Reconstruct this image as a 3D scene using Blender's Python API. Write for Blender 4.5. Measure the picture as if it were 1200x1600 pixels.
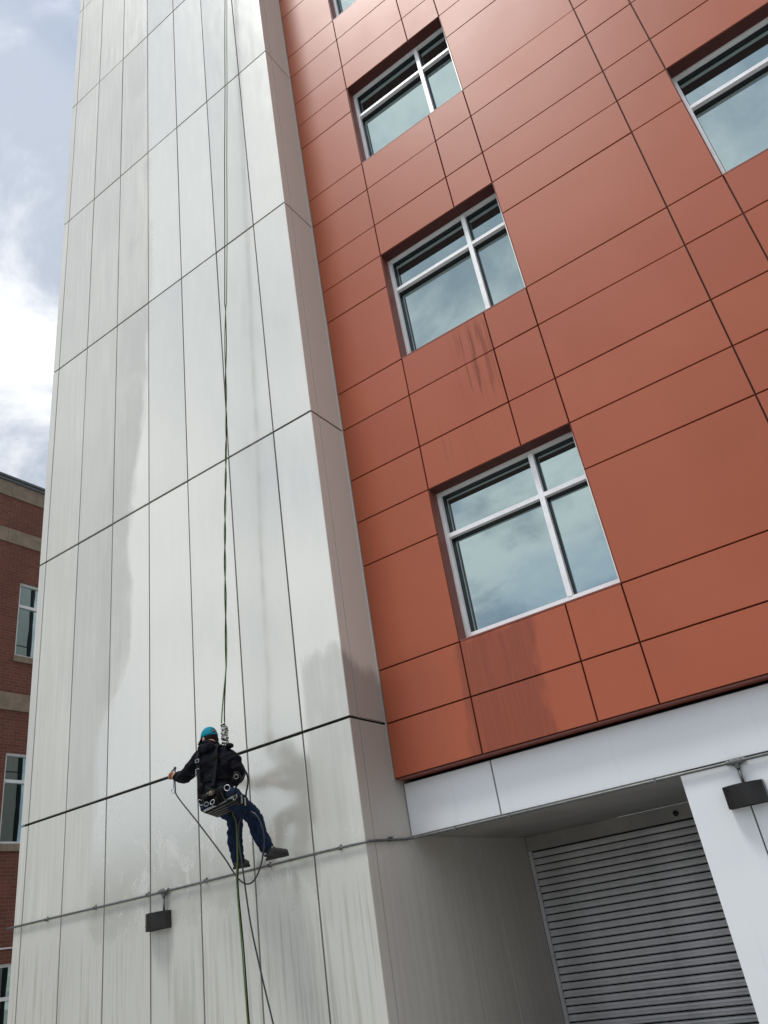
import bpy, bmesh, math, random
from mathutils import Vector, Matrix, noise as mnoise
random.seed(7)
for o in list(bpy.data.objects): bpy.data.objects.remove(o)
scene = bpy.context.scene
COL = scene.collection

# ------------------------------------------------------------------ camera
F_PX = 1219.13                                   # focal length in pixels of a 1200 x 1600 frame
RC = ((0.81078076, 0.56662673, -0.1468629),      # camera right, down, forward in world axes
      (-0.38251153, 0.32296127, -0.86566792),
      (-0.44307955, 0.75804364, 0.47859204))
EYE = 1.62                                       # camera height above the ground
cam = bpy.data.cameras.new('camera'); camo = bpy.data.objects.new('camera', cam); COL.objects.link(camo)
rt, dn, fw = (Vector(r).normalized() for r in RC)
m = Matrix((rt, -dn, -fw)).transposed().to_4x4(); m.translation = (0, 0, EYE)
camo.matrix_world = m
cam.sensor_fit = 'AUTO'; cam.sensor_width = 36.0; cam.lens = F_PX / 1600 * 36.0
cam.clip_start = 0.05; cam.clip_end = 2000
scene.camera = camo

# ------------------------------------------------------------------ light
SUN_EL, SUN_AZ = math.radians(69), math.atan2(-0.32, -1.0)      # azimuth measured from +Y towards +X
world = bpy.data.worlds.new('World'); scene.world = world; world.use_nodes = True
scene.view_settings.view_transform = 'Standard'; scene.view_settings.look = 'None'
scene.view_settings.gamma = 1.0; scene.view_settings.exposure = 0.64
scene.view_settings.use_curve_mapping = False

class NB:
    """small node-tree builder"""
    def __init__(s, nt): s.nt = nt; nt.nodes.clear()
    def n(s, t, _out=0, **kw):
        nd = s.nt.nodes.new(t)
        ins = kw.pop('ins', {})
        for k, v in kw.items(): setattr(nd, k, v)
        for k, v in ins.items():
            sk = nd.inputs[k]
            if hasattr(v, 'is_linked') or isinstance(v, bpy.types.NodeSocket): s.nt.links.new(v, sk)
            else: sk.default_value = v
        nd.select = False
        return nd
    def math(s, op, a, b=0.0, c=0.0, clamp=False):
        nd = s.n('ShaderNodeMath', operation=op, use_clamp=clamp, ins={0: a, 1: b, 2: c}); return nd.outputs[0]
    def mix(s, f, a, b, blend='MIX'):
        nd = s.n('ShaderNodeMix', data_type='RGBA', blend_type=blend, clamp_factor=True)
        for i, v in ((0, f), (6, a), (7, b)):
            if isinstance(v, bpy.types.NodeSocket): s.nt.links.new(v, nd.inputs[i])
            else: nd.inputs[i].default_value = (*v, 1.0) if i and len(v) == 3 else v
        return nd.outputs[2]
    def mixf(s, f, a, b):
        return s.n('ShaderNodeMix', data_type='FLOAT', ins={0: f, 2: a, 3: b}).outputs[0]
    def step(s, v, lo, hi, a=0.0, b=1.0):
        return s.n('ShaderNodeMapRange', interpolation_type='SMOOTHSTEP', ins={0: v, 1: lo, 2: hi, 3: a, 4: b}).outputs[0]
    def lin(s, v, lo, hi, a=0.0, b=1.0):
        return s.n('ShaderNodeMapRange', ins={0: v, 1: lo, 2: hi, 3: a, 4: b}).outputs[0]
    def noise(s, vec, scale, detail=4.0, rough=0.55, dist=0.0):
        return s.n('ShaderNodeTexNoise', ins={'Vector': vec, 'Scale': scale, 'Detail': detail, 'Roughness': rough, 'Distortion': dist}).outputs[0]
    def vmul(s, v, f, add=(0, 0, 0)):
        return s.n('ShaderNodeVectorMath', operation='MULTIPLY_ADD', ins={0: v, 1: f, 2: add}).outputs[0]
    def curve(s, v, pts):
        nd = s.n('ShaderNodeFloatCurve', ins={'Value': v})
        c = nd.mapping.curves[0]
        while len(c.points) < len(pts): c.points.new(0.5, 0.5)
        for p, (x, y) in zip(c.points, pts): p.location = (x, y); p.handle_type = 'AUTO_CLAMPED'
        nd.mapping.update()
        return nd.outputs[0]

# sky: clear Nishita sky seen through broken cloud that covers most of it
b = NB(world.node_tree)
sky = b.n('ShaderNodeTexSky', sky_type='NISHITA', sun_disc=False, sun_elevation=SUN_EL, sun_rotation=SUN_AZ % (2 * math.pi),
          air_density=1.0, dust_density=1.0, ozone_density=1.5)
tc = b.n('ShaderNodeTexCoord').outputs['Generated']
sx = b.n('ShaderNodeSeparateXYZ', ins={0: tc})
zz = b.math('MAXIMUM', sx.outputs[2], 0.0)
den = b.math('ADD', zz, 0.16)
cx_, cy_ = b.math('DIVIDE', sx.outputs[0], den), b.math('DIVIDE', sx.outputs[1], den)
cp = b.n('ShaderNodeCombineXYZ', ins={0: cx_, 1: cy_, 2: b.math('MULTIPLY', den, 0.6)}).outputs[0]
OFS = (6.9, 1.53, 0.74)
def cn(off, sc, det, rg, ds): return b.noise(b.vmul(cp, (1, 1, 1), tuple(p + q for p, q in zip(off, OFS))), sc, det, rg, ds)
big = cn((3.1, 1.7, 0.4), 0.7, 3.0, 0.5, 0.2)
fine = cn((7.3, 2.2, 5.0), 2.2, 8.0, 0.57, 0.25)
thick = b.math('ADD', b.math('MULTIPLY', big, 0.55), b.math('MULTIPLY', fine, 0.45))
cover = b.step(thick, 0.37, 0.53, 0.45, 1.0)
shade = cn((1.3, 8.8, 2.0), 2.6, 8.0, 0.6, 0.3)
cl = b.mix(b.step(shade, 0.38, 0.60), (2.6, 2.9, 3.4), (5.5, 5.6, 5.75))
# cloud is brighter towards the veiled sun
sdv = (math.cos(SUN_EL) * math.sin(SUN_AZ), math.cos(SUN_EL) * math.cos(SUN_AZ), math.sin(SUN_EL))
dt = b.n('ShaderNodeVectorMath', operation='DOT_PRODUCT', ins={0: tc, 1: sdv}).outputs[1]
gl = b.step(dt, -0.2, 1.0, 0.92, 1.5)
cl = b.n('ShaderNodeVectorMath', operation='SCALE', ins={0: cl, 'Scale': gl}).outputs[0]
col = b.mix(cover, sky.outputs[0], cl)
bg = b.n('ShaderNodeBackground', ins={'Color': col, 'Strength': 0.10})
b.n('ShaderNodeOutputWorld', ins={'Surface': bg.outputs[0]})

sun = bpy.data.lights.new('sun', 'SUN'); sun.energy = 1.4; sun.angle = math.radians(14); sun.color = (1.0, 0.965, 0.91)
suno = bpy.data.objects.new('sun', sun); COL.objects.link(suno)
sd = Vector((math.cos(SUN_EL) * math.sin(SUN_AZ), math.cos(SUN_EL) * math.cos(SUN_AZ), math.sin(SUN_EL)))
suno.rotation_euler = sd.to_track_quat('Z', 'Y').to_euler(); suno.location = sd * 60

# ------------------------------------------------------------------ measures (taken off the photograph, tower face 7 m away)
S = 7.0 / 6.5
def zc(v): return v * S + EYE            # height above eye in photo units -> height above ground
YF = 7.0                                  # tower front
XR, XL = -4.600 * S, -10.140 * S          # tower right and left edges
YR = 7.1455 * S                           # red facade
YS = 7.310 * S                            # white fascia and pier under the red facade
YD = 10.02 * S                            # wall with the rolling shutter
TX = [v * S for v in (-10.14, -9.98, -9.19, -8.395, -7.605, -6.815, -6.03, -5.235, -4.60)]
TZ = [0.0] + [zc(2.054 + 3.877 * i) for i in range(7)]
STOREY = 3.877 * S
RX = [XR + 0.012] + [v * S for v in (-3.532, -2.312, -1.727, 0.004, 0.612, 1.832, 2.417, 4.15)]
RB, RA = zc(1.468), zc(2.048)             # bottom edge and first joint of the red cladding
RSTEP = [0.594 * S, 1.293 * S, 0.595 * S, 0.61 * S, 0.785 * S]   # sill, transom, head, joint, floor joint
SOF = zc(0.912)                           # soffit / bottom of fascia
def ray(px, py):
    v = Vector((px - 600, py - 800, F_PX))
    return Vector([RC[0][i] * v.x + RC[1][i] * v.y + RC[2][i] * v.z for i in range(3)])
def onY(px, py, Y):
    d = ray(px, py); d = d * (Y / d.y); d.z += EYE; return d

# ------------------------------------------------------------------ materials
M = {}
def mat(name):
    mt = bpy.data.materials.new(name); mt.use_nodes = True; M[name] = mt
    return NB(mt.node_tree)
def finish(b, **ins):
    p = b.n('ShaderNodeBsdfPrincipled', ins=ins)
    b.n('ShaderNodeOutputMaterial', ins={'Surface': p.outputs[0]}); return p
def bump(b, h, strength=0.3, dist=0.01, normal=None):
    ins = {'Height': h, 'Strength': strength, 'Distance': dist}
    if normal is not None: ins['Normal'] = normal
    return b.n('ShaderNodeBump', ins=ins).outputs[0]
def c4(c): return (*c, 1.0)
def simple(name, color, rough=0.5, metallic=0.0, var=0.15, scale=12.0, bumpd=0.0, **kw):
    b = mat(name)
    co = b.n('ShaderNodeTexCoord').outputs['Object']
    nz = b.noise(co, scale, 5.0, 0.6)
    dark = tuple(c * (1 - var) for c in color); lite = tuple(min(1, c * (1 + var)) for c in color)
    ins = {'Base Color': b.mix(b.step(nz, 0.3, 0.7), dark, lite), 'Roughness': b.lin(nz, 0.2, 0.8, rough * 0.85, min(1, rough * 1.15)), 'Metallic': metallic}
    if bumpd: ins['Normal'] = bump(b, nz, 0.6, bumpd)
    ins.update(kw)
    finish(b, **ins)
    return M[name]

# -- pale metal cladding of the tower: dull and streaked where unwashed, brighter and glossier where washed
b = mat('pale_metal')
pos = b.n('ShaderNodeNewGeometry').outputs['Position']
sp = b.n('ShaderNodeSeparateXYZ', ins={0: pos}); X, Y, Z = sp.outputs
rag = b.noise(b.vmul(pos, (2.2, 2.2, 1.1)), 1.0, 6.0, 0.6, 0.4)
rag2 = b.noise(b.vmul(pos, (7.0, 7.0, 1.3)), 1.0, 5.0, 0.6)
streak = b.noise(b.vmul(pos, (15.0, 15.0, 0.55)), 1.0, 6.0, 0.62)
blot = b.noise(b.vmul(pos, (0.8, 0.8, 0.45)), 1.0, 5.0, 0.6)
EDGE = [(-8.72, -1.6), (-8.68, 1.28), (-8.59, 2.0), (-8.56, 2.62), (-8.39, 3.15), (-8.08, 3.58), (-7.97, 4.44), (-8.05, 5.35), (-8.0, 6.07),
        (-7.9, 6.8), (-7.7, 7.89), (-7.65, 9.18), (-7.53, 12.5), (-7.66, 18.0), (-7.6, 26.0)]
zmin, zmax = zc(-1.6), zc(26.0)
ec = b.curve(b.lin(Z, zmin, zmax), [((zc(z) - zmin) / (zmax - zmin), (x + 9.0) / 2.0) for x, z in EDGE])
ex = b.lin(ec, 0.0, 1.0, -9.0 * S, -7.0 * S)
wash = b.step(b.math('ADD', b.math('SUBTRACT', X, ex), b.math('MULTIPLY', b.math('SUBTRACT', rag, 0.5), 0.55)), -0.09, 0.11)
low = b.step(b.math('ADD', Z, b.math('ADD', b.math('MULTIPLY', b.math('SUBTRACT', rag, 0.5), 1.1), b.math('MULTIPLY', b.math('SUBTRACT', rag2, 0.5), 0.5))), zc(0.38), zc(0.72))
lowx = b.step(X, -9.0 * S, -8.5 * S)                      # wash runs past the pipe only to the right
corner = b.math('MULTIPLY', b.step(b.math('ADD', X, b.math('MULTIPLY', b.math('SUBTRACT', rag, 0.5), 0.06)), -5.20 * S, -5.12 * S),
                b.step(b.math('ADD', b.math('MULTIPLY', b.math('SUBTRACT', Y, YF), 0.4), b.math('ADD', Z, b.math('MULTIPLY', b.math('SUBTRACT', rag, 0.5), 0.9))), zc(2.62), zc(2.86), 1.0, 0.0))
clean = b.math('MULTIPLY', b.math('MULTIPLY', wash, low), b.math('SUBTRACT', 1.0, corner), clamp=True)
dirtc = b.mix(b.step(streak, 0.35, 0.72), (0.645, 0.645, 0.59), (0.75, 0.745, 0.685))
dirtc = b.mix(b.step(blot, 0.4, 0.75, 0.0, 0.35), dirtc, (0.55, 0.55, 0.50))
lowdirt = b.step(Z, zc(0.9), zc(0.2))
dirtc = b.mix(b.math('MULTIPLY', lowdirt, b.step(streak, 0.44, 0.64, 0.0, 0.85)), dirtc, (0.44, 0.44, 0.385))
edged = b.math('SUBTRACT', X, ex)
film = b.math('MULTIPLY', b.math('MULTIPLY', b.step(b.math('ADD', edged, b.math('MULTIPLY', b.math('SUBTRACT', rag2, 0.5), 1.1)), -0.85, -0.35), b.step(blot, 0.40, 0.58)), b.step(Z, zc(1.0), zc(2.2)))
dirtc = b.mix(b.math('MULTIPLY', film, 0.4), dirtc, (0.50, 0.505, 0.47))
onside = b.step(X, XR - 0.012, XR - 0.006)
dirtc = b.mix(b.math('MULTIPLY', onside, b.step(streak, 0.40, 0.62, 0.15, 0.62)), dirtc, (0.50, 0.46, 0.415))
cleanc = b.mix(b.step(rag2, 0.35, 0.75), (0.79, 0.785, 0.715), (0.82, 0.81, 0.74))
basec = b.mix(clean, dirtc, cleanc)
# chalky dried runs and splashes of white near the pipe
spl = b.noise(b.vmul(pos, (9.0, 9.0, 7.0)), 1.0, 6.0, 0.7, 0.8)
band = b.math('MULTIPLY', b.step(b.math('ABSOLUTE', b.math('SUBTRACT', Z, zc(0.86))), 0.05, 0.42, 1.0, 0.0), b.step(X, -5.3 * S, -4.9 * S))
basec = b.mix(b.math('MULTIPLY', band, b.step(spl, 0.56, 0.64)), basec, (0.78, 0.78, 0.75))
oi = b.n('ShaderNodeObjectInfo').outputs['Random']
basec = b.mix(b.lin(oi, 0, 1, 0.0, 0.32), basec, (0.44, 0.45, 0.43))
basec = b.mix(b.math('MULTIPLY', onside, 0.6), basec, (0.53, 0.48, 0.425))  # side face toned darker taupe: its weaker light is put into the colour
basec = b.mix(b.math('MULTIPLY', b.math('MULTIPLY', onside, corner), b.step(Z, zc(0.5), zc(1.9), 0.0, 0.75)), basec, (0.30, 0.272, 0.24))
# soap drying in swirls and runs round the place being washed
sw = b.noise(b.vmul(pos, (3.6, 3.6, 2.0), (2.0, 0, 5.0)), 1.0, 7.0, 0.62, 1.1)
zone = b.math('MULTIPLY', b.math('MULTIPLY', b.step(X, -8.9 * S, -8.2 * S), b.step(X, -5.3 * S, -5.6 * S)), b.math('MULTIPLY', b.step(Z, zc(0.45), zc(1.1)), b.step(Z, zc(2.7), zc(2.1))))
soap = b.math('MULTIPLY', b.math('MULTIPLY', zone, b.math('SUBTRACT', 1.0, onside)), b.step(sw, 0.50, 0.74))
basec = b.mix(b.math('MULTIPLY', soap, 0.5), basec, (0.88, 0.88, 0.85))

rough = b.mixf(clean, b.lin(streak, 0.3, 0.7, 0.34, 0.5), b.lin(rag2, 0.3, 0.7, 0.17, 0.25))
rough = b.mixf(soap, rough, 0.5)
can = b.noise(b.vmul(pos, (0.9, 0.9, 0.35), (3, 0, 0)), 1.0, 2.0, 0.5)
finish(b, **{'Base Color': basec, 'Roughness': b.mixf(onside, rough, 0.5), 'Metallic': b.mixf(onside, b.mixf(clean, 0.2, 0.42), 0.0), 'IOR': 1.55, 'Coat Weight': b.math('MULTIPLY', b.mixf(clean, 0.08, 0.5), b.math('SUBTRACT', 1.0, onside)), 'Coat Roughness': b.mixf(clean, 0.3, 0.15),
             'Normal': bump(b, can, 0.55, 0.012)})

# -- terracotta red cladding
b = mat('red_metal')
pos = b.n('ShaderNodeNewGeometry').outputs['Position']
X, Y, Z = b.n('ShaderNodeSeparateXYZ', ins={0: pos}).outputs
n1 = b.noise(b.vmul(pos, (0.7, 0.7, 0.5)), 1.0, 4.0, 0.55)
run = b.noise(b.vmul(pos, (22.0, 22.0, 0.7)), 1.0, 5.0, 0.6)
rag = b.noise(b.vmul(pos, (5.0, 5.0, 1.6)), 1.0, 5.0, 0.6, 0.3)
oi = b.n('ShaderNodeObjectInfo').outputs['Random']
base = b.mix(b.step(n1, 0.3, 0.7), (0.385, 0.098, 0.046), (0.42, 0.110, 0.055))
base = b.mix(b.lin(oi, 0, 1, 0.0, 0.32), base, (0.315, 0.077, 0.038))
def box2(xa, xb, za, zb, soft, rg=0.0):
    xx = b.math('ADD', X, b.math('MULTIPLY', b.math('SUBTRACT', rag, 0.5), rg)) if rg else X
    zz = b.math('ADD', Z, b.math('MULTIPLY', b.math('SUBTRACT', rag, 0.5), rg)) if rg else Z
    a = b.math('MULTIPLY', b.step(xx, xa - soft, xa + soft), b.step(xx, xb - soft, xb + soft, 1.0, 0.0))
    c = b.math('MULTIPLY', b.step(zz, za - soft, za + soft), b.step(zz, zb - soft, zb + soft, 1.0, 0.0))
    return b.math('MULTIPLY', a, c)
wet = box2(-3.6 * S, -2.72 * S, zc(1.3), zc(2.64), 0.05, 0.4)            # washed, still wet patch below the lowest window
wet2 = b.math('MULTIPLY', box2(-2.78 * S, -2.36 * S, zc(5.35), zc(6.45), 0.16), b.step(run, 0.52, 0.60))   # darker runs below the middle window
wet3 = b.math('MULTIPLY', box2(-3.45 * S, -2.5 * S, zc(4.7), zc(5.5), 0.25), b.step(run, 0.55, 0.66, 0.0, 0.5))
wet4 = box2(-4.7 * S, -3.9 * S, zc(1.2), zc(2.6), 0.3, 0.5)
w = b.math('MAXIMUM', b.math('MAXIMUM', b.math('MULTIPLY', wet, b.lin(run, 0.3, 0.7, 0.6, 1.0)), wet2), b.math('MAXIMUM', wet3, b.math('MULTIPLY', wet4, 0.45)))
base = b.mix(b.math('MULTIPLY', w, 0.75), base, (0.21, 0.052, 0.03))
pale = b.math('MULTIPLY', box2(-2.3 * S, -1.73 * S, zc(1.5), zc(2.6), 0.1), b.step(run, 0.64, 0.72, 0.0, 0.3))
base = b.mix(pale, base, (0.5, 0.3, 0.24))
rough = b.mixf(w, b.lin(n1, 0.3, 0.7, 0.40, 0.47), 0.24)
can = b.noise(b.vmul(pos, (1.2, 1.2, 1.0)), 1.0, 2.0, 0.5)
finish(b, **{'Base Color': base, 'Roughness': rough, 'IOR': 1.42, 'Specular IOR Level': 0.38, 'Metallic': 0.0, 'Coat Weight': 0.03, 'Coat Roughness': 0.25, 'Normal': bump(b, can, 0.4, 0.008)})

# -- white smooth fascia, pier
b = mat('white_metal')
pos = b.n('ShaderNodeNewGeometry').outputs['Position']
n1 = b.noise(b.vmul(pos, (0.8, 0.8, 0.8)), 1.0, 4.0, 0.5); n2 = b.noise(b.vmul(pos, (18, 18, 0.6)), 1.0, 4.0, 0.6)
base = b.mix(b.step(n1, 0.3, 0.7), (0.74, 0.775, 0.80), (0.78, 0.81, 0.83))
base = b.mix(b.step(n2, 0.55, 0.8, 0.0, 0.14), base, (0.45, 0.46, 0.46))
finish(b, **{'Base Color': base, 'Roughness': b.lin(n1, 0.3, 0.7, 0.36, 0.46), 'Metallic': 0.12, 'Normal': bump(b, n1, 0.3, 0.01)})

simple('core_dark', (0.018, 0.017, 0.017), 0.85, var=0.2)
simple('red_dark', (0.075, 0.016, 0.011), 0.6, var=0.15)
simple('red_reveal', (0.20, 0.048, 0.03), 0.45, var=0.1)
simple('alu', (0.86, 0.87, 0.88), 0.35, 0.1, var=0.06, scale=6)
simple('gasket', (0.012, 0.013, 0.014), 0.5)
simple('galv', (0.14, 0.145, 0.145), 0.42, 0.6, var=0.25, scale=30)
simple('galv_dark', (0.16, 0.165, 0.165), 0.45, 0.6, var=0.3, scale=25)
simple('bronze', (0.020, 0.019, 0.019), 0.36, 0.3, var=0.2, scale=8)
simple('lens', (0.35, 0.36, 0.34), 0.2, 0.0, var=0.1)
simple('shutter', (0.66, 0.66, 0.67), 0.45, 0.25, var=0.14, scale=2.5)
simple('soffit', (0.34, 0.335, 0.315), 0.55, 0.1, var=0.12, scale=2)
simple('stone', (0.27, 0.215, 0.16), 0.85, var=0.18, scale=5, bumpd=0.01)
simple('cap_metal', (0.13, 0.145, 0.16), 0.4, 0.5)
simple('room_dark', (0.012, 0.015, 0.017), 0.9)
simple('skin', (0.42, 0.22, 0.15), 0.5, var=0.12, scale=30)
simple('cap_teal', (0.006, 0.19, 0.27), 0.75, var=0.15, scale=60, bumpd=0.002, **{'Specular IOR Level': 0.12})
simple('cap_dark', (0.010, 0.012, 0.016), 0.8, **{'Specular IOR Level': 0.12})
simple('hair', (0.018, 0.012, 0.009), 0.7, scale=80, var=0.4, **{'Specular IOR Level': 0.12})
simple('navy', (0.0035, 0.0038, 0.0075), 0.82, var=0.4, scale=14, bumpd=0.006, **{'Specular IOR Level': 0.12})
simple('jeans', (0.0085, 0.0175, 0.043), 0.85, var=0.45, scale=16, bumpd=0.008, **{'Specular IOR Level': 0.12})
simple('shoe', (0.009, 0.008, 0.0075), 0.5, var=0.3, scale=30)
simple('sole', (0.010, 0.010, 0.010), 0.7)
simple('webbing', (0.004, 0.004, 0.005), 0.65, var=0.3, scale=60, **{'Specular IOR Level': 0.12})
simple('steel', (0.33, 0.335, 0.34), 0.33, 0.9, var=0.1)
simple('tan', (0.16, 0.135, 0.10), 0.8, var=0.3, scale=25)
simple('sock', (0.30, 0.31, 0.33), 0.9, scale=50)
simple('rope_black', (0.014, 0.018, 0.015), 0.75, var=0.5, scale=90, **{'Specular IOR Level': 0.12})
simple('rope_green', (0.105, 0.17, 0.035), 0.7, var=0.4, scale=90)
simple('hose', (0.022, 0.024, 0.027), 0.38, var=0.2)
b = mat('mottled_cord')
co = b.n('ShaderNodeTexCoord').outputs['Object']
finish(b, **{'Base Color': b.mix(b.step(b.noise(co, 55.0, 2.0, 0.5, 0.6), 0.47, 0.53), (0.02, 0.02, 0.02), (0.62, 0.63, 0.58)), 'Roughness': 0.7})

# -- coated window glass
b = mat('glass')
pos = b.n('ShaderNodeNewGeometry').outputs['Position']
wv = b.noise(b.vmul(pos, (1.3, 1.3, 0.9)), 1.0, 2.0, 0.5)
smear = b.noise(b.vmul(pos, (9, 9, 0.8)), 1.0, 5.0, 0.6)
nrm = bump(b, wv, 0.25, 0.004)
g = b.n('ShaderNodeBsdfGlossy', ins={'Color': (0.64, 0.81, 0.80, 1), 'Roughness': b.step(smear, 0.5, 0.8, 0.0, 0.035), 'Normal': nrm})
d = b.n('ShaderNodeBsdfPrincipled', ins={'Base Color': (0.006, 0.014, 0.016, 1), 'Roughness': 0.05, 'Normal': nrm})
lw = b.n('ShaderNodeFresnel', ins={'IOR': 1.9, 'Normal': nrm}).outputs[0]
mx = b.n('ShaderNodeMixShader', ins={0: b.lin(lw, 0.08, 0.8, 0.47, 0.95), 1: d.outputs[0], 2: g.outputs[0]})
b.n('ShaderNodeOutputMaterial', ins={'Surface': mx.outputs[0]})

# -- brick of the neighbouring building
b = mat('brick')
pos = b.n('ShaderNodeNewGeometry').outputs['Position']
q = b.n('ShaderNodeSeparateXYZ', ins={0: pos})
uv = b.n('ShaderNodeCombineXYZ', ins={0: b.math('ADD', q.outputs[1], q.outputs[0]), 1: q.outputs[2]}).outputs[0]
bk = b.n('ShaderNodeTexBrick', ins={'Vector': uv, 'Color1': (0.215, 0.072, 0.048, 1), 'Color2': (0.155, 0.05, 0.035, 1), 'Mortar': (0.19, 0.13, 0.10, 1),
                                    'Scale': 1.0, 'Mortar Size': 0.006, 'Brick Width': 0.21, 'Row Height': 0.075, 'Bias': 0.1})
n1 = b.noise(pos, 1.2, 5.0, 0.6)
finish(b, **{'Base Color': b.mix(b.step(n1, 0.35, 0.7, 0.0, 0.4), bk.outputs[0], (0.13, 0.045, 0.032)), 'Roughness': 0.88, 'Normal': bump(b, bk.outputs[1], -0.4, 0.006)})
b = mat('ground_concrete')  # pale concrete ground out of view, lightened to bounce more light up
pos = b.n('ShaderNodeNewGeometry').outputs['Position']
n1 = b.noise(pos, 60.0, 6.0, 0.7); n2 = b.noise(pos, 0.5, 5.0, 0.6)
finish(b, **{'Base Color': b.mix(b.step(n2, 0.35, 0.7), (0.26, 0.256, 0.245), (0.32, 0.315, 0.30)), 'Roughness': 0.9, 'Normal': bump(b, n1, 0.6, 0.004)})
b = mat('concrete')
pos = b.n('ShaderNodeNewGeometry').outputs['Position']
n2 = b.noise(pos, 0.9, 6.0, 0.6)
finish(b, **{'Base Color': b.mix(b.step(n2, 0.35, 0.7), (0.33, 0.325, 0.31), (0.41, 0.40, 0.385)), 'Roughness': 0.9})
simple('leaf', (0.055, 0.085, 0.03), 0.7, var=0.35, scale=0.4)
simple('bark', (0.09, 0.07, 0.05), 0.9)

# ------------------------------------------------------------------ mesh helpers
def link(name, me, mt=None, parent=None, loc=None):
    o = bpy.data.objects.new(name, me); COL.objects.link(o)
    if mt is not None and me is not None and not me.materials: me.materials.append(M[mt] if isinstance(mt, str) else mt)
    if parent is not None: o.parent = parent
    if loc is not None: o.location = loc
    return o
def empty(name, label, cat, loc=(0, 0, 0), group=None):
    o = bpy.data.objects.new(name, None); COL.objects.link(o); o.location = loc; o.empty_display_size = 0.3
    return tag(o, label, cat, group)
def tag(o, label, cat, group=None):
    o['label'] = label; o['category'] = cat
    if group: o['group'] = group
    return o
def mesh(name, verts, faces, smooth=False):
    me = bpy.data.meshes.new(name); me.from_pydata([tuple(v) for v in verts], [], faces)
    bm = bmesh.new(); bm.from_mesh(me); bmesh.ops.recalc_face_normals(bm, faces=bm.faces); bm.to_mesh(me); bm.free()
    if smooth:
        for p in me.polygons: p.use_smooth = True
    me.update(); return me
class MB:
    def __init__(s): s.v = []; s.f = []
    def add(s, v, f):
        k = len(s.v); s.v += [tuple(x) for x in v]; s.f += [[i + k for i in q] for q in f]; return s
    def box(s, a, c):
        x0, y0, z0 = a; x1, y1, z1 = c
        return s.add([(x0, y0, z0), (x1, y0, z0), (x1, y1, z0), (x0, y1, z0), (x0, y0, z1), (x1, y0, z1), (x1, y1, z1), (x0, y1, z1)],
                     [(3, 2, 1, 0), (4, 5, 6, 7), (0, 1, 5, 4), (1, 2, 6, 5), (2, 3, 7, 6), (3, 0, 4, 7)])
    def tube(s, pts, r, n=8, caps=True):
        pts = [Vector(p) for p in pts]; rs = r if isinstance(r, (list, tuple)) else [r] * len(pts)
        t0 = (pts[1] - pts[0]).normalized(); up = Vector((0, 0, 1)) if abs(t0.z) < 0.9 else Vector((1, 0, 0))
        u = t0.cross(up).normalized(); rings = []
        for i, p in enumerate(pts):
            t = (pts[min(i + 1, len(pts) - 1)] - pts[max(i - 1, 0)]).normalized()
            u = (u - t * u.dot(t)).normalized(); w = t.cross(u)
            rings += [p + (u * math.cos(2 * math.pi * k / n) + w * math.sin(2 * math.pi * k / n)) * rs[i] for k in range(n)]
        f = [(i * n + k, i * n + (k + 1) % n, (i + 1) * n + (k + 1) % n, (i + 1) * n + k) for i in range(len(pts) - 1) for k in range(n)]
        if caps: f += [tuple(range(n - 1, -1, -1)), tuple((len(pts) - 1) * n + k for k in range(n))]
        return s.add(rings, f)
    def torus(s, c, axis, R, r, n=20, k=8, sx=1.0):
        c = Vector(c); a = Vector(axis).normalized(); u = a.orthogonal().normalized(); w = a.cross(u); v = []
        for i in range(n):
            t = 2 * math.pi * i / n; d = u * math.cos(t) * sx + w * math.sin(t)
            for j in range(k):
                q = 2 * math.pi * j / k; v.append(c + d * R + (d.normalized() * math.cos(q) + a * math.sin(q)) * r)
        return s.add(v, [(i * k + j, ((i + 1) % n) * k + j, ((i + 1) % n) * k + (j + 1) % k, i * k + (j + 1) % k) for i in range(n) for j in range(k)])
    def ball(s, c, rx, ry=None, rz=None, n=12, mtx=None):
        ry = ry or rx; rz = rz or rx; v = []; f = []; h = n // 2 + 1
        for i in range(h):
            t = math.pi * (i + 0.02) / (h - 1 + 0.04)
            for j in range(n):
                q = 2 * math.pi * j / n; p = Vector((rx * math.sin(t) * math.cos(q), ry * math.sin(t) * math.sin(q), rz * math.cos(t)))
                v.append(Vector(c) + (mtx @ p if mtx else p))
        f = [(i * n + j, (i + 1) * n + j, (i + 1) * n + (j + 1) % n, i * n + (j + 1) % n) for i in range(h - 1) for j in range(n)]
        f += [tuple(range(n)), tuple((h - 1) * n + k for k in range(n - 1, -1, -1))]
        return s.add(v, f)
    def build(s, name, mt, parent=None, smooth=False, loc=None):
        return link(name, mesh(name, s.v, s.f, smooth), mt, parent, loc)
def catmull(pts, n=8):
    pts = [Vector(p) for p in pts]; out = []
    for i in range(len(pts) - 1):
        p0, p1, p2, p3 = pts[max(i - 1, 0)], pts[i], pts[i + 1], pts[min(i + 2, len(pts) - 1)]
        for k in range(n):
            t = k / n
            out.append(0.5 * ((2 * p1) + (p2 - p0) * t + (2 * p0 - 5 * p1 + 4 * p2 - p3) * t * t + (3 * p1 - p0 - 3 * p2 + p3) * t ** 3))
    return out + [pts[-1]]

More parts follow.
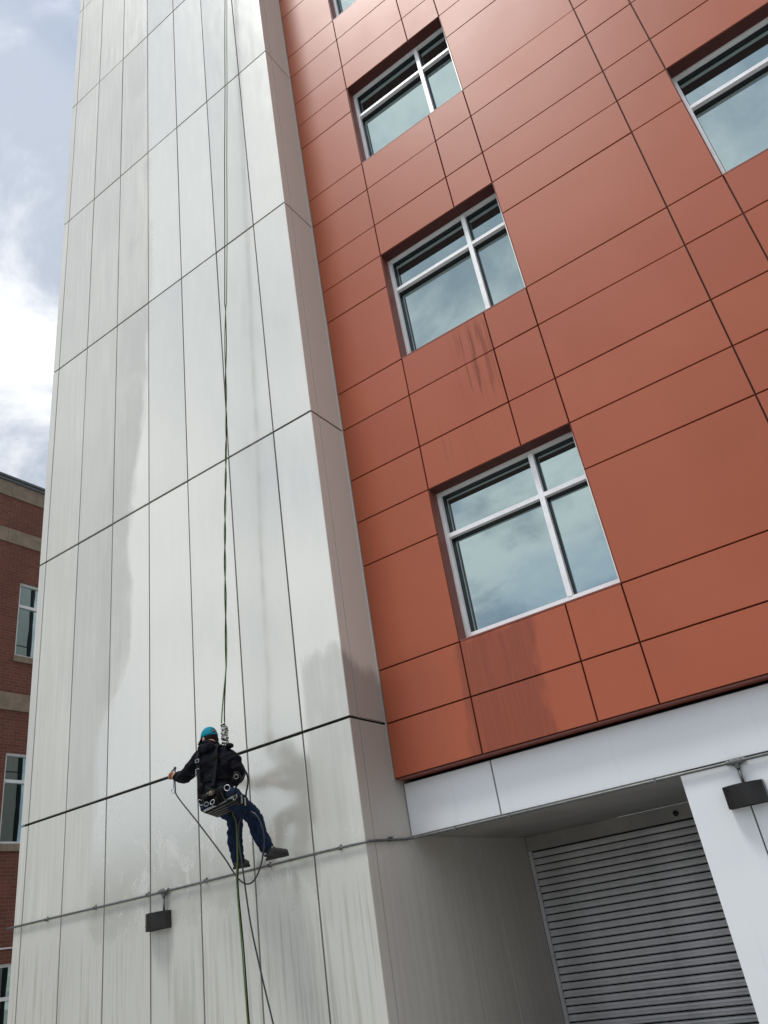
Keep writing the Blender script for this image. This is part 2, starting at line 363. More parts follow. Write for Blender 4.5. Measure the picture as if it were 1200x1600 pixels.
# panel facing -Y, origin at its lower left front corner; w along X, h along Z, edges eased
PCACHE = {}
def panel_mesh(w, h, t, e, mt):
    key = (round(w, 4), round(h, 4), t, e, mt)
    if key not in PCACHE:
        v = []
        for y, i in ((t, 0.0), (e, 0.0), (0.0, e)):
            v += [(i, y, i), (w - i, y, i), (w - i, y, h - i), (i, y, h - i)]
        f = [(3, 2, 1, 0)] and [(0, 3, 2, 1), (8, 9, 10, 11)]
        for a in (0, 4):
            f += [(a + k, a + (k + 1) % 4, a + 4 + (k + 1) % 4, a + 4 + k) for k in range(4)]
        me = mesh('panel', v, f); me.materials.append(M[mt]); PCACHE[key] = me
    return PCACHE[key]
def panel(parent, x0, x1, z0, z1, y, mt, gap=0.012, t=0.03, e=0.003, name='panel', gapz=None, tilt=0.0):
    gz = gap if gapz is None else gapz
    o = link(name, panel_mesh(x1 - x0 - gap, z1 - z0 - gz, t, e, mt), None, parent, (x0 + gap / 2, y, z0 + gz / 2))
    if tilt: o.rotation_euler = (random.uniform(-tilt, tilt), 0, random.uniform(-tilt, tilt))
    return o
def panel_side(parent, y0, y1, z0, z1, x, mt, gap=0.012, t=0.03, e=0.003, name='panel', gapz=None):
    gz = gap if gapz is None else gapz
    o = link(name, panel_mesh(y1 - y0 - gap, z1 - z0 - gz, t, e, mt), None, parent, (x, y0 + gap / 2, z0 + gz / 2))
    o.rotation_euler = (0, 0, math.pi / 2); return o

# ------------------------------------------------------------------ ground
g = MB().add([(-600, -600, 0), (600, -600, 0), (600, 600, 0), (-600, 600, 0)], [(0, 1, 2, 3)]).build('ground', 'ground_concrete'); g['kind'] = 'structure'
pv = MB().box((XL - 1.5, YF - 2.2, 0.0), (12, YF - 0.02, 0.12)).build('pavement', 'concrete'); pv['kind'] = 'structure'

# ------------------------------------------------------------------ pale tower
tower = empty('panel_clad_tower', 'tall pale grey metal-panelled tower with the worker hanging on its face', 'tower', ((XL + XR) / 2, YF, 0))
tower_inv = Matrix.Translation(tower.location).inverted()
def under(o, parent): o.matrix_parent_inverse = Matrix.Translation(parent.location).inverted(); return o
TT = 0.035
under(MB().box((XL + TT, YF + TT, 0), (XR - TT, YF + 8.0, TZ[-1] + 0.5)).build('wall_core', 'core_dark', tower), tower)
GV, GH = 0.021, 0.034
for r in range(len(TZ) - 1):
    z0, z1 = TZ[r], TZ[r + 1]
    for c in range(1, len(TX) - 2):
        under(panel(tower, TX[c], TX[c + 1], z0, z1, YF, 'pale_metal', GV, TT - 0.004, 0.003, gapz=GH, tilt=0.0010), tower)
    # folded corner panels: front leg plus return leg
    for s, xa, xb in ((1, TX[-2], XR), (-1, XL, TX[1])):
        zz0, zz1 = z0 + GH / 2, z1 - GH / 2; ret = 0.158 * S; t = 0.02; e = 0.004
        xo, xi = (xb, xa + GV / 2) if s > 0 else (xa, xb - GV / 2)
        k = -s
        prof = [(xi, YF + t), (xi, YF + 0.003), (xi - k * 0.003, YF), (xo + k * e, YF), (xo, YF + e), (xo, YF + ret - GV / 2), (xo + k * t, YF + ret - GV / 2), (xo + k * t, YF + t)]
        n = len(prof)
        vv = [(x, y, z) for z in (zz0, zz1) for x, y in prof]
        ff = [(i, (i + 1) % n, n + (i + 1) % n, n + i) for i in range(n)] + [tuple(range(n)), tuple(range(n, 2 * n))]
        under(MB().add(vv, ff).build('corner_panel', 'pale_metal', tower), tower)
    yl = [YF + 0.158 * S + 0.79 * S * i for i in range(10)]
    for a, c in zip(yl, yl[1:]):
        o = link('panel', panel_mesh(c - a - 0.012, z1 - z0 - GH, TT - 0.004, 0.003, 'pale_metal'), None, tower, (XL, c - 0.006, z0 + GH / 2)); o.rotation_euler = (0, 0, -math.pi / 2); under(o, tower)
    ys = [YF + 0.158 * S, 7.40 * S, 8.203 * S, 8.95 * S, YD] if r == 0 else [YF + 0.158 * S, YR + 0.05]
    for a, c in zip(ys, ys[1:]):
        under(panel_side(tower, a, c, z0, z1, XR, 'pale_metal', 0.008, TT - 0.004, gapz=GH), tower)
under(MB().box((XR + 0.0005, YR - 0.018, RB - 0.01), (XR + 0.009, YR + 0.02, TZ[-1])).build('edge_trim', 'pale_metal', tower), tower)

# ------------------------------------------------------------------ red wing
wing = empty('red_panel_building', 'terracotta red metal-panelled building with square windows above a recessed loading bay', 'building', (0, YR, 0))
RZ = [RB, RA]
sills, heads, transoms = [], [], []
for s in range(5):
    for k, d in enumerate(RSTEP):
        RZ.append(RZ[-1] + d)
        if k == 0: sills.append(RZ[-1])
        if k == 1: transoms.append(RZ[-1])
        if k == 2: heads.append(RZ[-1])
RT = 0.045; RG = 0.017
WIN = [(1, 3, 2), (5, 7, 6)]                # column ranges that hold windows, index of mullion joint
for r in range(len(RZ) - 1):
    z0, z1 = RZ[r], RZ[r + 1]
    inwin = any(z0 >= s - 0.01 and z1 <= h + 0.01 for s, h in zip(sills, heads))
    for c in range(len(RX) - 1):
        if inwin and any(a <= c < bb for a, bb, _ in WIN): continue
        under(panel(wing, RX[c], RX[c + 1], z0, z1, YR, 'red_metal', RG, RT - 0.01, 0.0025, tilt=0.0022), wing)
# backing wall with window openings: built as strips round the openings
YB = YR + RT
mb = MB(); ztop = RZ[-1]; REV = 0.168 * S
ops = [(RX[a], RX[bb]) for a, bb, _ in WIN]
xs = [RX[0] - 0.008, ops[0][0], ops[0][1], ops[1][0], ops[1][1], RX[-1]]
for i in range(5):
    if i % 2 == 0: mb.box((xs[i], YB, RB + 0.004), (xs[i + 1], YB + 0.3, ztop))
    else:
        zs = [RB + 0.004] + [v for p in zip(sills, heads) for v in p] + [ztop]
        for k in range(0, len(zs), 2): mb.box((xs[i], YB, zs[k]), (xs[i + 1], YB + 0.3, zs[k + 1]))
under(mb.build('backing_wall', 'red_dark', wing), wing)
under(MB().box((RX[0], YR + 0.012, RB - 0.010), (RX[-1], YS + 0.02, RB - 0.002)).build('drip_edge', 'red_reveal', wing), wing)
under(MB().box((XR, YB + 0.31, RB), (RX[-1], YB + 7.0, ztop)).build('interior_block', 'room_dark', wing), wing)

# reveals and windows
YW = YR + REV                                # outer face of the window frame
FW, FD = 0.050, 0.14
def window(parent, x0, x1, xm, z0, z1, zt):
    fx0, fx1, fz0, fz1 = x0 + 0.006, x1 - 0.006, z0 + 0.022, z1 - 0.004
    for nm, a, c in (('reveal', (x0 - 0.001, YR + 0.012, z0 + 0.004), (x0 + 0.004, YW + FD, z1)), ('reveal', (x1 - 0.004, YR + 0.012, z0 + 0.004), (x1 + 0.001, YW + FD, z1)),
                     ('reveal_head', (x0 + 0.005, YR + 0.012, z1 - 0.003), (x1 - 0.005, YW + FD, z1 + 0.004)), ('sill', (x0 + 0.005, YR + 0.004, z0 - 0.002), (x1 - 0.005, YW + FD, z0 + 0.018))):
        under(MB().box(a, c).build(nm, 'red_reveal' if nm != 'reveal_head' else 'red_dark', parent), parent)  # head gets the darker red, its shade put into the colour
    w = under(MB().box((fx0, YW, fz0), (fx0 + FW, YW + FD, fz1)).box((fx1 - FW, YW, fz0), (fx1, YW + FD, fz1))
              .box((fx0 + FW, YW + 0.001, fz0), (fx1 - FW, YW + FD, fz0 + 0.105)).box((fx0 + FW, YW + 0.001, fz1 - 0.034), (fx1 - FW, YW + FD, fz1)).build('window', 'alu', parent), parent)
    pi = w.matrix_parent_inverse
    def sub(o): o.matrix_parent_inverse = Matrix.Translation(parent.location).inverted() @ Matrix.Identity(4); return o
    def child(mbq, nm, mt):
        o = link(nm, mesh(nm, mbq.v, mbq.f), mt, w); return o
    hw = 0.031
    child(MB().box((xm - hw, YW - 0.004, fz0 + 0.105), (xm + hw, YW + FD, fz1 - 0.034)), 'mullion', 'alu')
    child(MB().box((fx0 + FW, YW - 0.001, zt - 0.027), (xm - hw, YW + FD, zt + 0.027)), 'transom', 'alu')
    child(MB().box((xm + hw, YW - 0.001, zt - 0.027), (fx1 - FW, YW + FD, zt + 0.027)), 'transom', 'alu')
    for a, c in ((fx0 + FW, xm - hw), (xm + hw, fx1 - FW)):
        for p, q in ((fz0 + 0.105, zt - 0.027), (zt + 0.027, fz1 - 0.034)):
            gs = MB()
            for bx in (((a, YW + 0.060, p), (a + 0.012, YW + 0.12, q)), ((c - 0.012, YW + 0.060, p), (c, YW + 0.12, q)),
                       ((a + 0.012, YW + 0.060, p), (c - 0.012, YW + 0.12, p + 0.012)), ((a + 0.012, YW + 0.060, q - 0.012), (c - 0.012, YW + 0.12, q))): gs.box(*bx)
            child(gs, 'gasket', 'gasket')
            o = child(MB().box((a + 0.004, YW + 0.100, p + 0.004), (c - 0.004, YW + 0.112, q - 0.004)), 'pane', 'glass')
            o.location = ((a + c) / 2, YW + 0.106, (p + q) / 2)
            for v in o.data.vertices: v.co -= Vector(o.location)
            o.rotation_euler = (random.uniform(-0.004, 0.004), 0, random.uniform(-0.004, 0.004))
    return w
for s, t, h in zip(sills, transoms, heads):
    for a, bb, mi in WIN:
        window(wing, RX[a], RX[bb], RX[mi] + 0.02, s, h, t + 0.015)

# white fascia, pier, loading bay
XP = -1.795 * S                              # left edge of the pier
fz0, fz1 = SOF, RB - 0.024
FJ = [XR + 0.003, -3.545 * S, 1.2, RX[-1]]
under(MB().box((XR + 0.002, YS + 0.035, SOF + 0.002), (RX[-1], YS + 0.25, RB - 0.03)).build('fascia_core', 'core_dark', wing), wing)
for a, c in zip(FJ, FJ[1:]):
    under(panel(wing, a, c, fz0, fz1 - 0.02, YS, 'white_metal', 0.016, 0.032, 0.003, 'fascia_panel', gapz=0.0), wing)
under(MB().box((XR, YS + 0.26, SOF + 0.03), (RX[-1], YB + 0.30, RB - 0.003)).build('floor_slab', 'core_dark', wing), wing)
PJ = [XP, -1.315 * S, -0.2, 1.2, 2.6, RX[-1]]
under(MB().box((XP + 0.04, YS + 0.045, 0), (RX[-1], YD + 0.3, SOF - 0.03)).build('pier_core', 'core_dark', wing), wing)
for a, c in zip(PJ, PJ[1:]):
    under(panel(wing, a, c, 0.0, SOF - 0.012, YS + 0.006, 'white_metal', 0.012, 0.034, 0.003, 'pier_panel', gapz=0.01), wing)
o = link('pier_panel', panel_mesh(YD - YS - 0.05, SOF - 0.02, 0.03, 0.003, 'white_metal'), None, wing, (XP + 0.005, YD, 0.005)); o.rotation_euler = (0, 0, -math.pi / 2); under(o, wing)
o.scale = (1, 1, 1)
sy = [YS + 0.25, 8.6 * S, YD]
under(MB().box((XR, YS + 0.252, SOF + 0.012), (XP + 0.04, YD + 0.05, SOF + 0.028)).build('soffit_backing', 'core_dark', wing), wing)
sxs = [XR + 0.004, -3.3 * S, XP + 0.03]
for a, c in zip(sxs, sxs[1:]):
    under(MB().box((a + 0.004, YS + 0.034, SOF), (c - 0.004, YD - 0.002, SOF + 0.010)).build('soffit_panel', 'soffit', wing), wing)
DT = zc(0.742)                               # top of the shutter opening
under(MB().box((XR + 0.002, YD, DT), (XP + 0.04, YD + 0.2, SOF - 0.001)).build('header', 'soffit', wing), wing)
under(MB().ball((-2.63 * S, YD - 0.02, zc(0.815)), 0.035, 0.03, 0.035).build('sensor', 'gasket', wing, True), wing)
sh = under(MB().box((XR + 0.005, YD + 0.06, 0.0), (XP + 0.04, YD + 0.11, DT - 0.002)).build('rolling_shutter', 'core_dark', wing), wing)
gr = MB().box((XR + 0.006, YD - 0.005, 0.0), (XR + 0.055, YD + 0.03, DT - 0.003)).box((XR + 0.006, YD + 0.03, 0.0), (XR + 0.016, YD + 0.055, DT - 0.003))
link('guide_rail', mesh('guide_rail', gr.v, gr.f), 'shutter', sh)
PITCH = 0.0805 * S
prof = [(0.030, 0.0), (0.010, 0.003), (0.000, 0.011), (0.001, 0.034), (0.016, 0.0355), (0.016, 0.0425), (0.003, 0.044), (0.007, 0.064), (0.018, 0.071), (0.030, 0.0715)]
sc = PITCH / 0.0845
xa, xb = XR + 0.058, XP + 0.04
n = len(prof)
sv = [(x, YD + 0.022 + y, z * sc) for x in (xa, xb) for y, z in prof]
sf = [(i, i + 1, n + i + 1, n + i) for i in range(n - 1)] + [tuple(range(n)), tuple(range(n, 2 * n)), (0, n, 2 * n - 1, n - 1)]
slat_me = mesh('slat', sv, sf); slat_me.materials.append(M['shutter'])
ns = int(DT / PITCH)
for i in range(ns):
    link('slat', slat_me, None, sh, (0, random.uniform(-0.003, 0.003), DT - 0.006 - (i + 1) * PITCH))

# ------------------------------------------------------------------ electrical conduit along tower, corner and fascia
zp, zf = zc(0.852), zc(0.885)
cond = empty('electrical_conduit', 'thin grey electrical conduit running across the tower face and along the white fascia', 'conduit', (XL, YF - 0.03, zp))
rr = 0.014
path = [(XL - 0.12, YF - 0.03, zp)] + [(x, YF - 0.03 + 0.0, zp + 0.006 * math.sin(x)) for x in [XL + (XR - XL) * i / 12 for i in range(12)]]
path += [(XR - 0.06, YF - 0.03, zp), (XR + 0.0, YF - 0.026, zp + 0.002), (XR + 0.024, YF + 0.0, zp + 0.006), (XR + 0.03, YF + 0.08, zp + 0.01),
         (XR + 0.03, YS - 0.16, zf - 0.008), (XR + 0.04, YS - 0.06, zf), (XR + 0.12, YS - 0.028, zf), (-3 * S, YS - 0.026, zf), (RX[-1], YS - 0.026, zf)]
under(MB().tube(path, rr, 10).build('pipe', 'galv', cond, True), cond)
for x in [XL + 0.75 + 0.98 * i for i in range(6)]:
    under(MB().box((x - 0.010, YF - 0.047, zp - 0.018), (x + 0.010, YF - 0.001, zp + 0.017)).box((x - 0.009, YF - 0.010, zp + 0.017), (x + 0.009, YF - 0.001, zp + 0.036)).build('clamp', 'galv', cond), cond)
for y in (YF + 0.42,):
    under(MB().box((XR + 0.001, y - 0.013, zf - 0.03), (XR + 0.052, y + 0.013, zf + 0.015)).build('clamp', 'galv', cond), cond)
for x in (-4.05 * S, -3.45 * S, -2.0 * S):
    under(MB().box((x - 0.013, YS - 0.044, zf - 0.020), (x + 0.010, YS - 0.002, zf + 0.016)).build('clamp', 'galv', cond), cond)
L1X, L2X = onY(256, 1397, YF - 0.03).x, -1.302 * S
ltop1, ltop2 = zc(0.655), zc(0.705)
for x, y, z, zt in ((L1X, YF - 0.03, zp, ltop1), (L2X, YS - 0.026, zf, ltop2)):
    bx = MB().tube([(x - 0.085, y, z), (x - 0.06, y, z), (x - 0.045, y, z), (x + 0.045, y, z), (x + 0.06, y, z), (x + 0.085, y, z)], [0.022, 0.022, 0.031, 0.031, 0.022, 0.022], 12).tube([(x, y, z - 0.02), (x, y, z - 0.06)], 0.023, 12)
    under(bx.build('junction_tee', 'galv', cond), cond)
    under(MB().tube([(x, y, z - 0.055), (x, y, zt - 0.02)], 0.0135, 10).build('drop_pipe', 'galv', cond, True), cond)

# ------------------------------------------------------------------ wall lights
def wall_light(xc, yw, zt, w, h, label):
    t = empty('wall_light', label, 'wall light', (xc, yw, zt - h), 'dark wall lights under the conduit')
    n = 10; dpt, bow = 0.085, 0.075
    ring = [(-w / 2, 0.0)] + [(-w / 2 + w * i / n, -dpt - bow * (1 - (2 * i / n - 1) ** 2)) for i in range(n + 1)] + [(w / 2, 0.0)]
    k = len(ring); v = [(x, y, z) for z in (0.0, h) for x, y in ring]
    f = [(i, (i + 1) % k, k + (i + 1) % k, k + i) for i in range(k)] + [tuple(range(k, 2 * k))]
    hs = link('housing', mesh('housing', v, f), 'bronze', t)
    sd = hs.modifiers.new('shell', 'SOLIDIFY'); sd.thickness = 0.006; sd.offset = -1
    lz = MB().add([(x * 0.93, min(-0.004, y * 0.92), z) for z in (0.012, 0.02) for x, y in ring], [(i, (i + 1) % k, k + (i + 1) % k, k + i) for i in range(k)] + [tuple(range(k)), tuple(range(k, 2 * k))])
    link('lens', mesh('lens', lz.v, lz.f), 'lens', t)
    for sx_ in (-1, 1):
        link('screw', mesh('screw', *(lambda q: (q.v, q.f))(MB().tube([(sx_ * w * 0.36, -dpt - bow * (1 - 0.72 ** 2) - 0.004, h * 0.28), (sx_ * w * 0.36, -dpt - bow * (1 - 0.72 ** 2) + 0.01, h * 0.28)], 0.007, 8))), 'gasket', t)
    return t
wall_light(L1X - 0.085, YF - 0.001, ltop1, 0.345, 0.185, 'dark box-shaped wall light on the tower below the conduit')
wall_light(L2X - 0.01, YS + 0.004, ltop2, 0.345, 0.185, 'dark box-shaped wall light on the white pier beside the rolling shutter')

# ------------------------------------------------------------------ neighbouring brick building
XB = -15.883 * S
brick = empty('brick_building', 'dark red brick building with tan stone bands beyond the tower', 'building', (XB, 9.7 * S, 0))
BT = zc(10.91)
wy0, wins = 9.715 * S, [(zc(6.886 - 4.0 * i + (0.0 if i < 2 else -0.02)), zc(8.728 - 4.0 * i)) for i in range(3)]
y0b, y1b = 4.0, 34.0
wcols = [(wy0 + 4.6 * i, wy0 + 4.6 * i + 1.75) for i in range(-1, 5)]
mb = MB(); ys = [y0b] + [v for p in wcols for v in p] + [y1b]
wz = sorted([(max(0.9, a), c) for a, c in wins])
for i in range(len(ys) - 1):
    if i % 2 == 0: mb.box((XB - 0.35, ys[i], 0), (XB, ys[i + 1], BT))
    else:
        zs = [0.0] + [v for p in wz for v in p] + [BT]
        for k in range(0, len(zs), 2): mb.box((XB - 0.35, ys[i], zs[k]), (XB, ys[i + 1], zs[k + 1]))
under(mb.build('wall', 'brick', brick), brick)
under(MB().box((XB - 12, y0b, 0), (XB - 0.36, y1b, BT)).build('interior_block', 'room_dark', brick), brick)
for za, zb, pr in ((10.91, 11.308, 0.03), (9.66, 10.025, 0.028), (5.625, 6.01, 0.028)):
    L = 1.2; yy = y0b
    while yy < y1b - 0.01:
        under(MB().box((XB - (12 if za > 10.5 else 0.05) if False else XB - 0.2, yy + 0.003, zc(za) + 0.001), (XB + pr, min(yy + L, y1b) - 0.003, zc(zb))).build('stone_band', 'stone', brick), brick)
        yy += L
under(MB().box((XB - 12, y0b - 0.04, BT + 0.002), (XB - 0.22, y1b, zc(11.3))).build('roof', 'cap_metal', brick), brick)
under(MB().box((XB - 0.5, y0b - 0.06, zc(11.31)), (XB + 0.07, y1b, zc(11.39))).box((XB - 0.5, y0b - 0.06, zc(11.39)), (XB + 0.10, y1b, zc(11.445))).build('coping', 'cap_metal', brick), brick)
under(MB().box((XB + 0.001, y0b, zc(0.98)), (XB + 0.03, y1b, zc(1.005))).build('flashing', 'alu', brick), brick)
for ya, yb in wcols:
    for za, zb in wz:
        xo = XB - 0.06
        w = under(MB().box((xo - 0.08, ya, za), (xo, ya + 0.06, zb)).box((xo - 0.08, yb - 0.06, za), (xo, yb, zb)).box((xo - 0.08, ya + 0.06, za), (xo - 0.001, yb - 0.06, za + 0.06)).box((xo - 0.08, ya + 0.06, zb - 0.06), (xo - 0.001, yb - 0.06, zb)).build('window', 'alu', brick), brick)
        zt = zb - 0.585 * S
        tr = MB().box((xo - 0.08, ya + 0.06, zt - 0.035), (xo - 0.002, yb - 0.06, zt + 0.035)); link('transom', mesh('transom', tr.v, tr.f), 'alu', w)
        for p, q in ((za + 0.06, zt - 0.035), (zt + 0.035, zb - 0.06)):
            gl = MB().box((xo - 0.06, ya + 0.06, p), (xo - 0.05, yb - 0.06, q)); link('pane', mesh('pane', gl.v, gl.f), 'glass', w)
        sl = MB().box((XB - 0.1, ya - 0.03, za - 0.15), (XB + 0.045, yb + 0.03, za - 0.002)); link('sill', mesh('sill', sl.v, sl.f), 'stone', w)

# ------------------------------------------------------------------ the rope-access worker
def W(zx, zy, y): return onY(250 + zx / 5.4545, 1110 + zy / 5.4545, y * S)
def lift(p, dx=0, dy=0, dz=0): return Vector((p.x + dx, p.y + dy, p.z + dz))
def remesh(mbq, name, mt, parent, vox=0.011, smooth=4, wrinkle=0.0, seed=0.0, wscale=9.0):
    me = mesh(name, mbq.v, mbq.f); tmp = bpy.data.objects.new('tmp', me); COL.objects.link(tmp)
    rm = tmp.modifiers.new('r', 'REMESH'); rm.mode = 'VOXEL'; rm.voxel_size = vox
    sm = tmp.modifiers.new('s', 'SMOOTH'); sm.iterations = smooth; sm.factor = 0.5
    bpy.context.view_layer.update()
    out = bpy.data.meshes.new_from_object(tmp.evaluated_get(bpy.context.evaluated_depsgraph_get()))
    bpy.data.objects.remove(tmp)
    if wrinkle:
        nn = [v.normal.copy() for v in out.vertices]
        for v, nv in zip(out.vertices, nn):
            p = v.co * wscale + Vector((seed, seed * 2, 0))
            v.co += nv * (wrinkle * (mnoise.noise(Vector((p.x, p.y, p.z * 1.6))) + 0.5 * mnoise.noise(p * 2.3)))
    for p in out.polygons: p.use_smooth = True
    out.name = name
    return link(name, out, mt, parent)
def limb(mbq, pts, rs, n=14, sub=5):
    cp = catmull(pts, sub); m_ = len(cp) - 1; rr_ = []
    for i in range(len(cp)):
        t = i / m_ * (len(rs) - 1); k = min(int(t), len(rs) - 2); f = t - k
        rr_.append(rs[k] * (1 - f) + rs[k + 1] * f)
    mbq.tube(cp, rr_, n)
    for p, r in ((cp[0], rs[0]), (cp[-1], rs[-1])): mbq.ball(p, r * 0.98)
def loft(mbq, secs, n=20):
    """secs: (centre, half width, half depth, yaw)"""
    v = []
    for c, a, d, yaw in secs:
        for k in range(n):
            t = 2 * math.pi * k / n; ca, sa = math.cos(t), math.sin(t)
            ca = math.copysign(abs(ca) ** 0.8, ca); sa = math.copysign(abs(sa) ** 0.8, sa)
            v.append(Vector(c) + Vector((a * ca * math.cos(yaw) - d * sa * math.sin(yaw), a * ca * math.sin(yaw) + d * sa * math.cos(yaw), 0)))
    f = [(i * n + k, i * n + (k + 1) % n, (i + 1) * n + (k + 1) % n, (i + 1) * n + k) for i in range(len(secs) - 1) for k in range(n)]
    f += [tuple(range(n)), tuple((len(secs) - 1) * n + k for k in range(n))]
    mbq.add(v, f)

pelv, waist, chest, shmid = W(475, 740, 5.74), W(480, 620, 5.76), W(485, 470, 5.80), W(470, 370, 5.83)
neck = W(432, 305, 5.86); headc = W(421, 243, 5.90)
shL, elL, wrL = W(335, 415, 5.84), W(222, 560, 5.92), W(140, 562, 6.04)
shR, elR, wrR = W(615, 415, 5.86), W(660, 560, 5.90), W(600, 600, 6.14)
hipL, hipR = W(440, 775, 5.76), W(610, 745, 5.76)
knL, anL = W(628, 905, 6.13), W(668, 1280, 6.27)
knR, anR = W(795, 905, 6.10), W(920, 1190, 6.27)
heelL, toeL = W(650, 1352, 6.22), W(745, 1338, 6.42)
heelR, toeR = W(925, 1278, 6.22), W(1082, 1243, 6.42)
YAW = math.radians(8)
body = MB()
loft(body, [(lift(pelv, dz=-0.10), 0.13, 0.10, YAW), (pelv, 0.165, 0.115, YAW), (waist, 0.145, 0.10, YAW), (chest, 0.175, 0.115, YAW), (shmid, 0.15, 0.09, YAW), (lift(neck, dz=-0.03), 0.06, 0.06, YAW)])
HY = math.radians(80)                        # head turned to the worker's left
hm = Matrix.Rotation(HY, 3, 'Z')
def H(x, y, z): return headc + hm @ Vector((x, y, z))       # head space: +y forwards, +x right
body.tube([lift(neck, dz=-0.06), lift(neck, dz=0.03), H(0, -0.01, -0.05)], [0.062, 0.058, 0.06], 14)
body.ball(H(0, 0.0, 0.03), 0.077, 0.097, 0.10, 16, hm)
body.ball(H(0, 0.035, -0.055), 0.060, 0.068, 0.062, 14, hm)
body.ball(H(0, 0.105, -0.022), 0.014, 0.022, 0.024, 10, hm)      # nose
body.ball(H(0, 0.090, -0.088), 0.028, 0.02, 0.018, 10, hm)       # chin
for s in (-1, 1):
    body.ball(H(s * 0.081, -0.006, -0.012), 0.012, 0.022, 0.034, 10, hm)   # ears
    body.ball(H(s * 0.03, 0.088, 0.012), 0.018, 0.012, 0.010, 8, hm)       # brow
    body.ball(H(s * 0.017, 0.094, -0.058), 0.018, 0.010, 0.007, 8, hm)     # lips
limb(body, [shL, elL, wrL], [0.058, 0.048, 0.032]); limb(body, [shR, elR, wrR], [0.058, 0.048, 0.032])
limb(body, [hipL, knL, anL], [0.085, 0.062, 0.042]); limb(body, [hipR, knR, anR], [0.085, 0.062, 0.042])
limb(body, [anL, heelL.lerp(toeL, 0.2) + Vector((0, 0, 0.05)), toeL + Vector((0, 0, 0.035)) - (toeL - heelL).normalized() * 0.03], [0.036, 0.03, 0.02])
limb(body, [anR, heelR.lerp(toeR, 0.2) + Vector((0, 0, 0.05)), toeR + Vector((0, 0, 0.035)) - (toeR - heelR).normalized() * 0.03], [0.036, 0.03, 0.02])
# hands: palm and five curled fingers closing on the upright wand (left) and the rope device (right)
def hand(mbq, wr, grip, axis, side):
    d = (grip - wr).normalized(); a = Vector(axis).normalized(); a = (a - d * a.dot(d)).normalized(); nrm = d.cross(a).normalized() * side
    pc = wr + d * 0.055
    limb(mbq, [wr, wr + d * 0.03, pc + d * 0.02], [0.030, 0.034, 0.036], 12, 3)
    for i, ln in enumerate((0.92, 1.0, 0.95, 0.78)):
        o = pc + d * 0.035 + a * (0.030 - 0.020 * i)
        limb(mbq, [o, o + d * 0.034 * ln + nrm * 0.012, o + d * 0.040 * ln + nrm * 0.040, o + d * 0.012 * ln + nrm * 0.052], [0.0100, 0.0095, 0.009, 0.008], 8, 3)
    o = pc - d * 0.02 + a * 0.030
    limb(mbq, [o, o + a * 0.014 + d * 0.028 + nrm * 0.022, o + d * 0.050 + nrm * 0.045], [0.0125, 0.0110, 0.009], 8, 3)
gripL, gripR = W(108, 560, 6.08), W(585, 560, 6.20)
hand(body, wrL, gripL, (0, 0, 1), -1); hand(body, wrR, gripR, (0, 0, 1), -1)
person = remesh(body, 'person', 'skin', None, 0.0075, 2)
tag(person, 'worker in dark jacket, blue jeans and teal cap hanging on ropes against the tower', 'person')

def back0(dx): return lift(shmid, dx=dx, dy=-0.11, dz=0.045)          # hood lying on the shoulders
jk = MB()
loft(jk, [(lift(pelv, dz=-0.03), 0.185, 0.135, YAW), (lift(pelv, dz=0.06), 0.19, 0.14, YAW), (waist, 0.188, 0.135, YAW), (chest, 0.215, 0.15, YAW), (lift(shmid, dz=-0.02), 0.215, 0.14, YAW), (lift(shmid, dz=0.055), 0.14, 0.105, YAW), (lift(neck, dz=0.0), 0.075, 0.08, YAW)])
limb(jk, [shL, elL, wrL.lerp(elL, 0.12)], [0.086, 0.074, 0.050]); limb(jk, [shR, elR, wrR.lerp(elR, 0.12)], [0.088, 0.078, 0.052])
jk.torus(lift(neck, dz=0.022), (0, 0.15, 1), 0.076, 0.026, 18, 8); jk.ball(back0(-0.02), 0.13, 0.06, 0.07)
remesh(jk, 'jacket', 'navy', person, 0.0085, 3, 0.020, 1.0, 10.0)
jn = MB()
loft(jn, [(lift(pelv, dz=-0.125), 0.15, 0.12, YAW), (lift(pelv, dz=-0.02), 0.18, 0.13, YAW), (lift(pelv, dz=0.05), 0.17, 0.12, YAW)])
limb(jn, [hipL, knL, knL.lerp(anL, 0.5) + Vector((0, -0.02, 0)), anL], [0.105, 0.086, 0.082, 0.068]); limb(jn, [hipR, knR, knR.lerp(anR, 0.5) + Vector((0, -0.02, 0)), anR], [0.105, 0.088, 0.083, 0.070])
remesh(jn, 'jeans', 'jeans', person, 0.0085, 3, 0.013, 4.0, 14.0)
